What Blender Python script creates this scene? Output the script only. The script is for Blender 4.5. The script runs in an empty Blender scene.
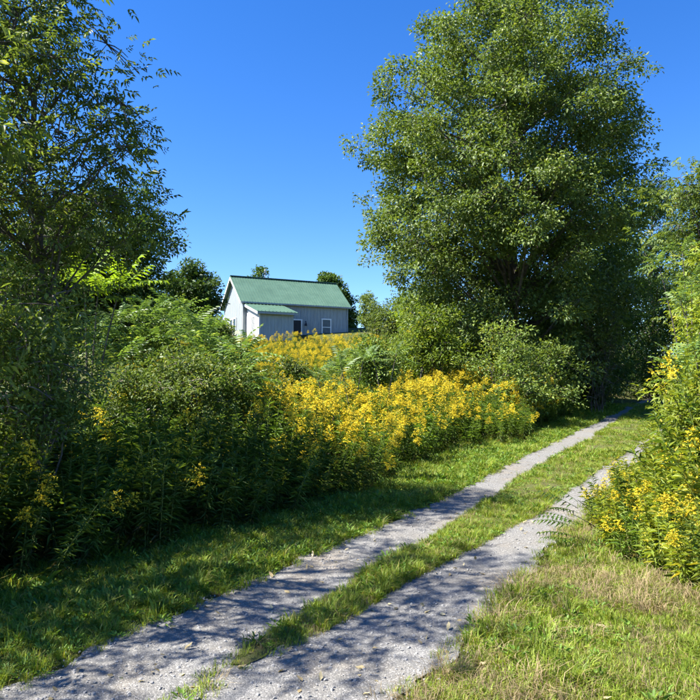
import bpy, math, random
import numpy as np
from math import radians, sin, cos, pi

# ------------------------------------------------------------------ camera, sky, sun, exposure
scene = bpy.context.scene
COL = scene.collection
CAM_H, FPX, HZN = 1.70, 687.0, 390.0          # eye height, focal length in photo pixels, horizon row
PITCH = math.atan((HZN - 350.0) / FPX)
cam = bpy.data.cameras.new('camera'); cam_o = bpy.data.objects.new('camera', cam); COL.objects.link(cam_o)
cam.sensor_width = 36.0; cam.lens = 36.0 * FPX / 700.0; cam.clip_start = 0.05; cam.clip_end = 6000.0
cam_o.location = (0, 0, CAM_H); cam_o.rotation_euler = (pi / 2 + PITCH, 0, 0)
scene.camera = cam_o

SUN_EL = radians(53); SUN_H = np.array([-0.975, -0.22])        # toward the sun, on the ground plane
SUN_H = SUN_H / np.linalg.norm(SUN_H)
world = bpy.data.worlds.new('World'); scene.world = world; world.use_nodes = True
wn = world.node_tree; wn.nodes.clear()
sky = wn.nodes.new('ShaderNodeTexSky'); sky.sky_type = 'NISHITA'; sky.sun_disc = False
sky.sun_elevation = SUN_EL; sky.sun_rotation = math.atan2(SUN_H[0], SUN_H[1])
sky.air_density = 1.0; sky.dust_density = 0.15; sky.ozone_density = 4.5; sky.altitude = 300
bg = wn.nodes.new('ShaderNodeBackground'); bg.inputs['Strength'].default_value = 0.078
wo = wn.nodes.new('ShaderNodeOutputWorld')
hsv = wn.nodes.new('ShaderNodeHueSaturation'); hsv.inputs['Saturation'].default_value = 1.30; hsv.inputs['Hue'].default_value = 0.512
wn.links.new(sky.outputs[0], hsv.inputs['Color']); wn.links.new(hsv.outputs[0], bg.inputs['Color']); wn.links.new(bg.outputs[0], wo.inputs['Surface'])

sun = bpy.data.lights.new('sun', 'SUN'); sun.energy = 5.0; sun.angle = radians(0.53); sun.color = (1.0, 0.95, 0.86)
sun_o = bpy.data.objects.new('sun', sun); COL.objects.link(sun_o); sun_o.location = (-30, 10, 40)
from mathutils import Vector, Matrix
sd = Vector((SUN_H[0] * cos(SUN_EL), SUN_H[1] * cos(SUN_EL), sin(SUN_EL)))
sun_o.rotation_euler = (-sd).to_track_quat('-Z', 'Y').to_euler()

vs = scene.view_settings
vs.view_transform = 'Standard'; vs.look = 'None'; vs.gamma = 1.0; vs.use_curve_mapping = False
vs.exposure = 1.75
scene.render.engine = 'CYCLES'
scene.cycles.max_bounces = 5; scene.cycles.transmission_bounces = 3; scene.cycles.diffuse_bounces = 3; scene.cycles.glossy_bounces = 2; scene.cycles.adaptive_threshold = 0.03

# ------------------------------------------------------------------ helpers
RNG = np.random.default_rng(11)

def link(o, parent=None):
    COL.objects.link(o)
    if parent is not None: o.parent = parent
    return o

def tag(o, label=None, cat=None, group=None, kind=None):
    if label: o['label'] = label
    if cat: o['category'] = cat
    if group: o['group'] = group
    if kind: o['kind'] = kind
    return o

def empty(name, loc=(0, 0, 0), rz=0.0):
    o = bpy.data.objects.new(name, None); o.location = loc; o.rotation_euler = (0, 0, rz)
    o.empty_display_size = 0.2
    return link(o)

def np_mesh(name, V, F, mat=None, var=None, smooth=False):
    """V (n,3), F (m,3|4) index array -> mesh datablock"""
    V = np.asarray(V, np.float32); F = np.asarray(F, np.int32); k = F.shape[1]
    me = bpy.data.meshes.new(name)
    me.vertices.add(len(V)); me.vertices.foreach_set('co', V.ravel())
    me.loops.add(F.size); me.loops.foreach_set('vertex_index', F.ravel())
    me.polygons.add(len(F)); me.polygons.foreach_set('loop_start', np.arange(len(F), dtype=np.int32) * k)
    me.polygons.foreach_set('loop_total', np.full(len(F), k, np.int32))
    if smooth: me.polygons.foreach_set('use_smooth', np.ones(len(F), bool))
    if var is not None:
        a = me.attributes.new('var', 'FLOAT', 'POINT'); a.data.foreach_set('value', np.asarray(var, np.float32))
    me.update(calc_edges=True)
    if mat: me.materials.append(mat)
    return me

def obj(name, me, parent=None):
    return link(bpy.data.objects.new(name, me), parent)

def norm(v):
    return v / np.maximum(np.linalg.norm(v, axis=-1, keepdims=True), 1e-9)

class Acc:
    """collects pieces of triangle or quad meshes (kept apart) with a var value per vertex"""
    def __init__(s): s.V, s.F, s.A, s.n = [], [], [], 0
    def add(s, V, F, var=0.5):
        V = np.asarray(V, float); s.V.append(V); s.F.append(np.asarray(F, int) + s.n)
        s.A.append(np.broadcast_to(np.asarray(var, float), (len(V),))); s.n += len(V)
    def mesh(s, name, mat, smooth=False):
        return np_mesh(name, np.concatenate(s.V), np.concatenate(s.F), mat, np.concatenate(s.A), smooth)

def leaf_geo(P, D, N, L, W, var, fold=0.14, droop=0.12, shape='lance'):
    """leaf blades from P along D, facing N: a folded rhomb of 2 triangles or a rounder blade of 4"""
    P = np.asarray(P, float); n = len(P)
    D = norm(np.asarray(D, float)); S = norm(np.cross(N, D)); U = np.cross(D, S)
    L = np.broadcast_to(L, (n,)); W = np.broadcast_to(W, (n,)); var = np.broadcast_to(var, (n,))
    if shape == 'lance':
        T = np.array([[0, 0, 0], [.42, -.5, fold], [1, 0, -droop], [.42, .5, fold]])
        F0 = np.array([[0, 1, 2], [0, 2, 3]])
    else:
        T = np.array([[0, 0, 0], [.25, -.46, fold * .8], [.66, -.40, fold * .6], [1, 0, -droop], [.66, .40, fold * .6], [.25, .46, fold * .8]])
        F0 = np.array([[0, 1, 2], [0, 2, 3], [0, 3, 4], [0, 4, 5]])
    k = len(T)
    V = (P[:, None] + D[:, None] * (T[:, 0][None, :, None] * L[:, None, None])
         + S[:, None] * (T[:, 1][None, :, None] * W[:, None, None]) + U[:, None] * (T[:, 2][None, :, None] * L[:, None, None]))
    F = (np.arange(n)[:, None, None] * k + F0[None]).reshape(-1, 3)
    return V.reshape(-1, 3), F, np.repeat(var, k)

def tube_geo(path, rad, k=5):
    """tube of triangles along path (m,3) with radii (m,)"""
    path = np.asarray(path, float); m = len(path); rad = np.broadcast_to(rad, (m,))
    t = np.gradient(path, axis=0); t = norm(t)
    ref = np.where(np.abs(t[:, 2:3]) > .9, np.array([[1., 0, 0]]), np.array([[0., 0, 1.]]))
    a = norm(np.cross(t, ref)); b = np.cross(t, a)
    th = np.arange(k) * 2 * pi / k
    V = path[:, None] + rad[:, None, None] * (a[:, None] * np.cos(th)[None, :, None] + b[:, None] * np.sin(th)[None, :, None])
    i = np.arange(m - 1)[:, None] * k; j = np.arange(k)[None]; j2 = (j + 1) % k
    q = np.stack([i + j, i + j2, i + k + j2, i + k + j], -1).reshape(-1, 4)
    F = np.concatenate([q[:, [0, 1, 2]], q[:, [0, 2, 3]]])
    return V.reshape(-1, 3), F

def bez(p0, p1, p2, m):
    t = np.linspace(0, 1, m)[:, None]
    return (1 - t) ** 2 * np.asarray(p0) + 2 * t * (1 - t) * np.asarray(p1) + t ** 2 * np.asarray(p2)

# smooth value noise, vectorised
_P = np.random.default_rng(5).random((256, 256))
def vnoise(x, y):
    x = np.asarray(x, float); y = np.asarray(y, float)
    xi = np.floor(x).astype(int); yi = np.floor(y).astype(int); fx = x - xi; fy = y - yi
    fx = fx * fx * (3 - 2 * fx); fy = fy * fy * (3 - 2 * fy)
    g = lambda i, j: _P[i % 256, j % 256]
    return (g(xi, yi) * (1 - fx) + g(xi + 1, yi) * fx) * (1 - fy) + (g(xi, yi + 1) * (1 - fx) + g(xi + 1, yi + 1) * fx) * fy
def sstep(a, b, x):
    t = np.clip((x - a) / (b - a), 0, 1); return t * t * (3 - 2 * t)

# ------------------------------------------------------------------ terrain height and the track's course
def trail_x(y): return 0.57 * y - 4.35           # left edge of the left wheel rut
def H(x, y):
    x = np.asarray(x, float); y = np.asarray(y, float)
    yc = np.clip(y, -30, 62)
    u = yc - 6.0
    base = 0.045 * (0.5 * (u + np.sqrt(u * u + 9.0))) - 0.045 * 0.35
    t = trail_x(yc) - x
    hill = 0.00165 * np.clip(yc - 8, 0, None) ** 2 * sstep(0, 9, t)
    bank = 0.35 * sstep(2.9, 6.5, -t)
    bump = 0.05 * (vnoise(x * .9 + 7, y * .9) - .5) + 0.16 * (vnoise(x * .21, y * .21 + 3) - .5) * sstep(1, 4, np.abs(t + 1.1))
    return base + hill + bank + bump

def ray(px, py):
    dx = (px - 350.) / FPX; dz = (350. - py) / FPX
    return np.array([dx, cos(PITCH) - dz * sin(PITCH), sin(PITCH) + dz * cos(PITCH)])
def at(px, py, y):
    """world x, z of the point seen at (px, py) when it stands at distance y"""
    d = ray(px, py); s = y / d[1]; return d[0] * s, CAM_H + d[2] * s
def on_ground(px, py):
    d = ray(px, py); lo = 1.0
    for s in np.arange(1, 90, .05):
        if CAM_H + d[2] * s < H(d[0] * s, d[1] * s): break
        lo = s
    return d[0] * lo, d[1] * lo

# ------------------------------------------------------------------ materials
def mat_new(name):
    m = bpy.data.materials.new(name); m.use_nodes = True; nt = m.node_tree; nt.nodes.clear()
    out = nt.nodes.new('ShaderNodeOutputMaterial'); return m, nt, out

def node(nt, t, **kw):
    n = nt.nodes.new(t)
    for k, v in kw.items():
        if k in n.inputs: n.inputs[k].default_value = v
        else: setattr(n, k, v)
    return n

def ramp(nt, fac, stops):
    r = nt.nodes.new('ShaderNodeValToRGB'); e = r.color_ramp.elements
    while len(e) < len(stops): e.new(0.5)
    for i, (p, c) in enumerate(stops): e[i].position = p; e[i].color = (*c, 1)
    nt.links.new(fac, r.inputs[0]); return r.outputs[0]

def leaf_mat(name, stops, trans=0.35, rough=0.5, spec=0.25, tint=(1.25, 1.2, 0.45), rnd=0.25, gain=1.45):
    m, nt, out = mat_new(name); lk = nt.links.new
    at_ = node(nt, 'ShaderNodeAttribute', attribute_name='var')
    c = ramp(nt, at_.outputs['Fac'], [(p, tuple(min(v * gain, .85) for v in q)) for p, q in stops])
    oi = node(nt, 'ShaderNodeObjectInfo')
    mr = node(nt, 'ShaderNodeMapRange'); mr.inputs['To Min'].default_value = 1 - rnd; mr.inputs['To Max'].default_value = 1 + rnd
    lk(oi.outputs['Random'], mr.inputs['Value'])
    hs = node(nt, 'ShaderNodeHueSaturation'); lk(c, hs.inputs['Color']); lk(mr.outputs[0], hs.inputs['Value'])
    p = node(nt, 'ShaderNodeBsdfPrincipled', Roughness=rough); p.inputs['Specular IOR Level'].default_value = spec
    lk(hs.outputs[0], p.inputs['Base Color'])
    mx = node(nt, 'ShaderNodeMix', data_type='RGBA', blend_type='MULTIPLY'); mx.inputs[0].default_value = 1.0
    lk(hs.outputs[0], mx.inputs[6]); mx.inputs[7].default_value = (*tint, 1)
    tr = node(nt, 'ShaderNodeBsdfTranslucent'); lk(mx.outputs[2], tr.inputs['Color'])
    ms = node(nt, 'ShaderNodeMixShader'); ms.inputs[0].default_value = trans
    lk(p.outputs[0], ms.inputs[1]); lk(tr.outputs[0], ms.inputs[2]); lk(ms.outputs[0], out.inputs['Surface'])
    return m

def surf_mat(name, stops, scale=6.0, detail=6.0, rough=0.8, bump=0.0, bscale=30.0, spec=0.3, stretch=(1, 1, 1), metallic=0.0):
    m, nt, out = mat_new(name); lk = nt.links.new
    tc = node(nt, 'ShaderNodeTexCoord'); mp = node(nt, 'ShaderNodeMapping'); mp.inputs['Scale'].default_value = stretch
    lk(tc.outputs['Object'], mp.inputs['Vector'])
    nz = node(nt, 'ShaderNodeTexNoise', Scale=scale, Detail=detail, Roughness=0.65); lk(mp.outputs[0], nz.inputs['Vector'])
    p = node(nt, 'ShaderNodeBsdfPrincipled', Roughness=rough, Metallic=metallic); p.inputs['Specular IOR Level'].default_value = spec
    lk(ramp(nt, nz.outputs[0], stops), p.inputs['Base Color'])
    if bump:
        n2 = node(nt, 'ShaderNodeTexNoise', Scale=bscale, Detail=8.0, Roughness=0.7); lk(mp.outputs[0], n2.inputs['Vector'])
        b = node(nt, 'ShaderNodeBump', Strength=bump, Distance=0.05); lk(n2.outputs[0], b.inputs['Height']); lk(b.outputs[0], p.inputs['Normal'])
    lk(p.outputs[0], out.inputs['Surface']); return m

M = {}
M['bark'] = surf_mat('bark', [(.3, (.055, .045, .036)), (.55, (.11, .095, .08)), (.75, (.19, .17, .15))], 9, bump=.7, bscale=22, stretch=(1, 1, .25), rough=.9)
M['twig'] = surf_mat('pale_twig', [(.3, (.10, .085, .07)), (.7, (.24, .21, .18))], 9, rough=.9)
M['stem'] = leaf_mat('green_stem', [(0, (.07, .06, .025)), (.5, (.09, .12, .03)), (1, (.12, .15, .04))], trans=.05)
M['ash'] = leaf_mat('ash_leaf', [(0, (.032, .052, .014)), (.5, (.074, .108, .028)), (.85, (.125, .160, .042)), (1, (.19, .21, .06))], trans=.5, spec=.45, gain=1.95)
M['maple'] = leaf_mat('broadleaf', [(0, (.036, .054, .014)), (.5, (.076, .116, .025)), (.85, (.122, .166, .037)), (1, (.18, .205, .055))], trans=.36, spec=.4, gain=1.3)
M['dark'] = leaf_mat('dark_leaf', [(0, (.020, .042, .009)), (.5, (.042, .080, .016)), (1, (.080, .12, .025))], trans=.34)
M['lime'] = leaf_mat('lime_leaf', [(0, (.05, .085, .014)), (.5, (.11, .165, .024)), (.85, (.17, .22, .032)), (1, (.26, .25, .04))], trans=.42)
M['bank'] = leaf_mat('bank_leaf', [(0, (.07, .085, .014)), (.5, (.118, .160, .024)), (.85, (.18, .21, .032)), (1, (.28, .24, .04))], trans=.40)
M['shrub'] = leaf_mat('shrub_leaf', [(0, (.035, .062, .016)), (.5, (.085, .125, .030)), (.9, (.14, .175, .047)), (1, (.21, .21, .07))], trans=.36, gain=1.6)
M['sumac'] = leaf_mat('sumac_leaflet', [(0, (.03, .065, .016)), (.5, (.075, .125, .034)), (.85, (.12, .175, .05)), (.985, (.18, .21, .06)), (1, (.28, .17, .03))], trans=.38, rough=.42, spec=.4, gain=1.6)
M['sumac_backlit'] = leaf_mat('sumac_leaflet_backlit', [(0, (.12, .2, .02)), (.5, (.19, .30, .025)), (1, (.27, .36, .04))], trans=.45, gain=1.05)  # brighter copy of the sumac leaflet, sun shining through put into its colour
M['rod_leaf'] = leaf_mat('goldenrod_leaf', [(0, (.10, .075, .028)), (.14, (.035, .062, .012)), (.5, (.065, .115, .020)), (1, (.11, .16, .03))], trans=.34)
M['rod_flower'] = leaf_mat('goldenrod_flower', [(0, (.32, .31, .04)), (.35, (.62, .48, .025)), (1, (.82, .66, .045))], trans=.3, rough=.7, tint=(1.1, 1.0, .5), rnd=.2, gain=1.0)
M['grass'] = leaf_mat('grass_blade', [(0, (.26, .20, .075)), (.13, (.20, .18, .05)), (.2, (.075, .118, .014)), (.6, (.135, .19, .020)), (1, (.21, .25, .035))], trans=.38)
M['straw'] = leaf_mat('straw', gain=1.1, stops=[(0, (.20, .15, .08)), (.5, (.38, .31, .17)), (1, (.52, .45, .27))], trans=.2, rough=.7)
M['weed'] = leaf_mat('weed_leaf', [(0, (.04, .085, .014)), (.5, (.08, .15, .022)), (1, (.13, .21, .03))], trans=.35)

# ground: soil, thatch and moss under the plants
def ground_mat():
    m, nt, out = mat_new('meadow_soil'); lk = nt.links.new
    tc = node(nt, 'ShaderNodeTexCoord')
    n1 = node(nt, 'ShaderNodeTexNoise', Scale=.8, Detail=9.0, Roughness=.7); lk(tc.outputs['Object'], n1.inputs['Vector'])
    n2 = node(nt, 'ShaderNodeTexNoise', Scale=30.0, Detail=6.0, Roughness=.75); lk(tc.outputs['Object'], n2.inputs['Vector'])
    a = ramp(nt, n1.outputs[0], [(.35, (.075, .062, .035)), (.5, (.085, .10, .028)), (.65, (.11, .125, .035))])
    b = ramp(nt, n2.outputs[0], [(.35, (.4, .4, .4)), (.65, (1.25, 1.2, 1.1))])
    mx = node(nt, 'ShaderNodeMix', data_type='RGBA', blend_type='MULTIPLY'); mx.inputs[0].default_value = 1
    lk(a, mx.inputs[6]); lk(b, mx.inputs[7])
    p = node(nt, 'ShaderNodeBsdfPrincipled', Roughness=.95); p.inputs['Specular IOR Level'].default_value = .1
    lk(mx.outputs[2], p.inputs['Base Color'])
    bp = node(nt, 'ShaderNodeBump', Strength=.8, Distance=.04); lk(n2.outputs[0], bp.inputs['Height']); lk(bp.outputs[0], p.inputs['Normal'])
    lk(p.outputs[0], out.inputs['Surface']); return m

def gravel_mat():
    m, nt, out = mat_new('crushed_gravel'); lk = nt.links.new
    tc = node(nt, 'ShaderNodeTexCoord')
    v = node(nt, 'ShaderNodeTexVoronoi', Scale=110.0); lk(tc.outputs['Object'], v.inputs['Vector'])
    v2 = node(nt, 'ShaderNodeTexVoronoi', Scale=48.0); lk(tc.outputs['Object'], v2.inputs['Vector'])
    n1 = node(nt, 'ShaderNodeTexNoise', Scale=1.3, Detail=8.0, Roughness=.65); lk(tc.outputs['Object'], n1.inputs['Vector'])
    n2 = node(nt, 'ShaderNodeTexNoise', Scale=160.0, Detail=4.0); lk(tc.outputs['Object'], n2.inputs['Vector'])
    sx = node(nt, 'ShaderNodeSeparateColor'); lk(v.outputs['Color'], sx.inputs[0])
    stone = ramp(nt, sx.outputs[0], [(0, (.088, .088, .088)), (.45, (.145, .144, .141)), (.8, (.19, .188, .183)), (1, (.45, .43, .40))])
    patch = ramp(nt, n1.outputs[0], [(.30, (.23, .185, .125)), (.46, (.16, .15, .133)), (.6, (.175, .173, .168)), (.75, (.15, .148, .144))])
    mx = node(nt, 'ShaderNodeMix', data_type='RGBA', blend_type='MIX'); mx.inputs[0].default_value = .5
    lk(stone, mx.inputs[6]); lk(patch, mx.inputs[7])
    p = node(nt, 'ShaderNodeBsdfPrincipled', Roughness=.9); p.inputs['Specular IOR Level'].default_value = .2
    lk(mx.outputs[2], p.inputs['Base Color'])
    a1 = node(nt, 'ShaderNodeMath', operation='MULTIPLY_ADD'); lk(v2.outputs['Distance'], a1.inputs[0]); a1.inputs[1].default_value = .6; lk(v.outputs['Distance'], a1.inputs[2])
    a2 = node(nt, 'ShaderNodeMath', operation='MULTIPLY_ADD'); lk(n2.outputs[0], a2.inputs[0]); a2.inputs[1].default_value = -.4; lk(a1.outputs[0], a2.inputs[2])
    bp = node(nt, 'ShaderNodeBump', Strength=.45, Distance=.01, invert=True); lk(a2.outputs[0], bp.inputs['Height']); lk(bp.outputs[0], p.inputs['Normal'])
    lk(p.outputs[0], out.inputs['Surface']); return m
M['ground'] = ground_mat(); M['gravel'] = gravel_mat()
M['soil'] = surf_mat('sandy_soil', [(.3, (.10, .085, .042)), (.5, (.12, .125, .045)), (.7, (.10, .135, .04))], 7, 8, .95, .8, 60, .1)
M['stone'] = surf_mat('pebble', [(.3, (.16, .155, .15)), (.6, (.27, .265, .255)), (.8, (.40, .39, .375))], 20, rough=.85)

# ------------------------------------------------------------------ ground sheet
def axis(segs):
    out = []
    for a, b, n in segs: out.append(np.linspace(a, b, n, endpoint=False))
    return np.concatenate(out + [[segs[-1][1]]])
gx = axis([(-2500, -200, 8), (-200, -40, 10), (-40, -12, 28), (-12, -4, 32), (-4, 8, 100), (8, 20, 48), (20, 45, 25), (45, 200, 10), (200, 2500, 8)])
gy = axis([(-2500, -100, 6), (-100, -10, 12), (-10, 2, 24), (2, 14, 110), (14, 32, 72), (32, 70, 48), (70, 300, 12), (300, 3000, 8)])
GX, GY = np.meshgrid(gx, gy)
GZ = H(GX, GY)
def grid_faces(nr, nc):
    i = np.arange(nr - 1)[:, None] * nc + np.arange(nc - 1)[None]
    return np.stack([i, i + 1, i + nc + 1, i + nc], -1).reshape(-1, 4)
g = obj('ground', np_mesh('ground', np.stack([GX, GY, GZ], -1).reshape(-1, 3), grid_faces(*GX.shape), M['ground'], smooth=True))
tag(g, kind='structure')

# the track: course of its four edges (world), found from where they lie on the slope
EDGE_PX = {
    'L1': [(-60, 722), (0, 692), (100, 642), (185, 609), (250, 582), (293, 563), (380, 525), (430, 505), (478, 480), (540, 449), (590, 425), (627, 407)],
    'L2': [(135, 722), (190, 690), (256, 645), (326, 600), (394, 560), (440, 536), (476, 512), (515, 481), (572, 450), (608, 428), (636, 408)],
    'M2': [(150, 722), (200, 690), (270, 655), (335, 615), (434, 560), (490, 537), (530, 515), (585, 476), (620, 453), (652, 432), (672, 415)],
    'R': [(385, 722), (420, 692), (465, 640), (500, 605), (527, 575), (552, 545), (590, 510), (630, 474), (664, 448), (690, 428), (706, 415)]}
EDGE = {}
YS = np.linspace(3.2, 27.5, 420)
for k, pts in EDGE_PX.items():
    w = np.array([on_ground(*p) for p in pts]); w = w[np.argsort(w[:, 1])]
    EDGE[k] = np.interp(YS, w[:, 1], w[:, 0])
    i0 = YS < w[0, 1]; EDGE[k][i0] = w[0, 0] + .5 * (YS[i0] - w[0, 1])
    i1 = YS > w[-1, 1]; EDGE[k][i1] = w[-1, 0] + .57 * (YS[i1] - w[-1, 1])
    ker = np.ones(41) / 41; pad = np.pad(EDGE[k], 20, mode='reflect', reflect_type='odd'); EDGE[k] = np.convolve(pad, ker, 'valid')
def edge(k, y): return np.interp(y, YS, EDGE[k])
# carry the edges towards and behind the camera, and past the bend under the trees
YT = np.concatenate([np.linspace(-6, 3.2, 120, endpoint=False), YS, np.linspace(27.6, 45, 60)])
def edge_long(k):
    e = np.interp(YT, YS, EDGE[k]); e = np.where(YT < YS[0], EDGE[k][0] + .5 * (YT - YS[0]), e)
    return np.where(YT > YS[-1], EDGE[k][-1] + .57 * (YT - YS[-1]), e)
def strip(name, ea, eb, ja, jb, dz, mat, n=14, crown=0.0, y0=-99, y1=99):
    ok = (YT >= y0) & (YT <= y1); y = YT[ok]; a = ea[ok]; b = eb[ok]
    a = a + ja * ((vnoise(y * 3.1, 3.3) - .5) * 2 + (vnoise(y * 11, 8.3) - .5)); b = b + jb * ((vnoise(y * 3.4, 13.3) - .5) * 2 + (vnoise(y * 12, 21.) - .5))
    t = np.linspace(0, 1, n)
    X = a[:, None] * (1 - t) + b[:, None] * t; Y = np.repeat(y[:, None], n, 1)
    Z = H(X, Y) + dz + crown * np.sin(pi * t)[None] * np.minimum(1, np.abs(b - a)[:, None])
    return obj(name, np_mesh(name, np.stack([X, Y, Z], -1).reshape(-1, 3), grid_faces(len(y), n), mat, smooth=True))
tr = strip('gravel_track', edge_long('L1'), edge_long('R'), .09, .09, .012, M['gravel'], 40); tag(tr, kind='structure')
md = strip('grass_median', edge_long('L2'), edge_long('M2'), .07, .07, .020, M['soil'], 12, .02, y0=4.2); tag(md, kind='structure')

# ------------------------------------------------------------------ scatter: one object whose points carry copies of small tufts (uncountable cover only)
def proto_collection(name, objs):
    c = bpy.data.collections.new(name)
    for o in objs: c.objects.link(o)
    return c
def proto(name, me): return bpy.data.objects.new(name, me)

def scatter(name, coll, P, rot, scl, idx, label=None, cat=None):
    me = bpy.data.meshes.new(name); n = len(P)
    me.vertices.add(n); me.vertices.foreach_set('co', np.asarray(P, np.float32).ravel())
    a = me.attributes.new('rot', 'FLOAT_VECTOR', 'POINT'); a.data.foreach_set('vector', np.asarray(rot, np.float32).ravel())
    a = me.attributes.new('scl', 'FLOAT', 'POINT'); a.data.foreach_set('value', np.asarray(scl, np.float32))
    a = me.attributes.new('idx', 'INT', 'POINT'); a.data.foreach_set('value', np.asarray(idx, np.int32))
    o = obj(name, me); tag(o, label, cat, kind='stuff')
    ng = bpy.data.node_groups.new(name, 'GeometryNodeTree')
    ng.interface.new_socket('Geometry', in_out='INPUT', socket_type='NodeSocketGeometry')
    ng.interface.new_socket('Geometry', in_out='OUTPUT', socket_type='NodeSocketGeometry')
    gi = ng.nodes.new('NodeGroupInput'); go = ng.nodes.new('NodeGroupOutput')
    ip = ng.nodes.new('GeometryNodeInstanceOnPoints'); ci = ng.nodes.new('GeometryNodeCollectionInfo')
    ci.inputs['Collection'].default_value = coll; ci.inputs['Separate Children'].default_value = True; ci.inputs['Reset Children'].default_value = True
    def named(nm, t):
        q = ng.nodes.new('GeometryNodeInputNamedAttribute'); q.data_type = t; q.inputs['Name'].default_value = nm
        return [s for s in q.outputs if s.enabled][0]
    er = ng.nodes.new('FunctionNodeEulerToRotation')
    ip.inputs['Pick Instance'].default_value = True
    L = ng.links.new
    L(gi.outputs[0], ip.inputs['Points']); L(ci.outputs[0], ip.inputs['Instance'])
    L(named('rot', 'FLOAT_VECTOR'), er.inputs[0]); L(er.outputs[0], ip.inputs['Rotation'])
    L(named('scl', 'FLOAT'), ip.inputs['Scale']); L(named('idx', 'INT'), ip.inputs['Instance Index'])
    L(ip.outputs[0], go.inputs[0])
    md_ = o.modifiers.new('scatter', 'NODES'); md_.node_group = ng
    return o

def rots(n, tilt=.12):
    return np.stack([RNG.normal(0, tilt, n), RNG.normal(0, tilt, n), RNG.random(n) * 2 * pi], -1)

# grass tufts
def blades(n, h, spread, width, lean, seed, dry=0.1, mat='grass'):
    r = np.random.default_rng(seed); A = Acc()
    ang = r.random(n) * 2 * pi; rad = spread * np.sqrt(r.random(n))
    p0 = np.stack([rad * np.cos(ang), rad * np.sin(ang), np.full(n, -.01)], -1)
    la = ang + r.normal(0, .9, n); lv = lean * (0.35 + r.random(n)); hh = h * (0.45 + .75 * r.random(n))
    d = np.stack([np.cos(la), np.sin(la), np.zeros(n)], -1); sd_ = np.stack([-np.sin(la), np.cos(la), np.zeros(n)], -1)
    up = np.array([0, 0, 1.0])
    w = width * (0.6 + .7 * r.random(n))
    mid = p0 + up * (hh * .6)[:, None] + d * (lv * hh * .25)[:, None]
    tip = p0 + up * (hh * (1 - .28 * lv))[:, None] + d * (lv * hh * .95)[:, None]
    V = np.stack([p0 - sd_ * w[:, None] * .5, p0 + sd_ * w[:, None] * .5, mid + sd_ * w[:, None] * .45, mid - sd_ * w[:, None] * .45, tip], 1).reshape(-1, 3)
    F = (np.arange(n)[:, None, None] * 5 + np.array([[0, 1, 2], [0, 2, 3], [3, 2, 4]])).reshape(-1, 3)
    v = np.where(r.random(n) < dry, r.random(n) * .14, .22 + .78 * r.random(n))
    A.add(V, F, np.repeat(v, 5)); return A
tufts = []
for i in range(4): tufts.append(proto(f'grass_tuft_a{i}', blades(34, .075, .075, .0045, .8, 20 + i).mesh('grass_tuft', M['grass'])))          # 0-3 short lawn
for i in range(3): tufts.append(proto(f'grass_tuft_b{i}', blades(40, .15, .07, .006, .9, 40 + i, .07).mesh('grass_tuft', M['grass'])))           # 4-6 longer verge grass
for i in range(2): tufts.append(proto(f'grass_tuft_c{i}', blades(34, .11, .11, .0035, 1.5, 60 + i, 1).mesh('grass_tuft', M['straw'])))          # 7-8 dry thatch
for i in range(3):                                                                                                                              # 9-11 broad-leaved weeds
    r = np.random.default_rng(70 + i); n = 16; a = np.arange(n) * 2.4 + r.random(n); el = .25 + .9 * r.random(n)
    D = np.stack([np.cos(a) * np.cos(el), np.sin(a) * np.cos(el), np.sin(el)], -1); A = Acc()
    st = D * (.03 + .05 * r.random(n))[:, None]
    A.add(*leaf_geo(st, D + np.array([0, 0, -.2]), np.array([0, 0, 1.]) + .3 * r.normal(size=(n, 3)), .03 + .035 * r.random(n), .014 + .014 * r.random(n), r.random(n), shape='broad'))
    tufts.append(proto(f'grass_tuft_d{i}', A.mesh('weed', M['weed'])))
TUFT = proto_collection('grass_tufts', tufts)

def place_tufts(name, label, region, n, choose, smin=.7, smax=1.3, ymin=2.5, ymax=28, pw=2.2):
    """random spots, dense near and thinner with distance; region(x,y) keeps some"""
    y = ymin * (ymax / ymin) ** (RNG.random(n) ** (1 / pw * 1.6)); lo, hi = region(y)
    x = lo + (hi - lo) * RNG.random(n)
    keep = choose[0](x, y); x, y = x[keep], y[keep]
    P = np.stack([x, y, H(x, y) + .012], -1)
    idx = choose[1](x, y)
    s = (smin + (smax - smin) * RNG.random(len(x))) * (1 + .25 * sstep(6, 18, y)) * (.65 + .7 * vnoise(x * 1.7 + 3, y * 1.7))
    return scatter(name, TUFT, P, rots(len(x), .15), s, idx, label, 'grass')

def pick(n, weights):
    ids = np.array(list(weights.keys())); w = np.array(list(weights.values()), float)
    return RNG.choice(ids, n, p=w / w.sum())
lawn = {0: 3, 1: 3, 2: 3, 3: 3, 9: .25, 10: .25, 11: .25, 4: .6, 7: .4}
verge = {0: 2, 1: 2, 2: 2, 3: 2, 4: .8, 5: .8, 6: .8, 9: 1.6, 10: 1.6, 11: 1.6}
dry = {0: 2, 1: 2, 2: 2, 3: 2, 7: 2.2, 8: 2.2, 4: .7}

def clumped(x, y, s=2.5, thr=.35, soft=.25):
    return RNG.random(len(x)) < sstep(thr - soft, thr + soft, vnoise(x * s, y * s) * .7 + .3 * vnoise(x * s * 3.1, y * s * 3.1))

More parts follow.
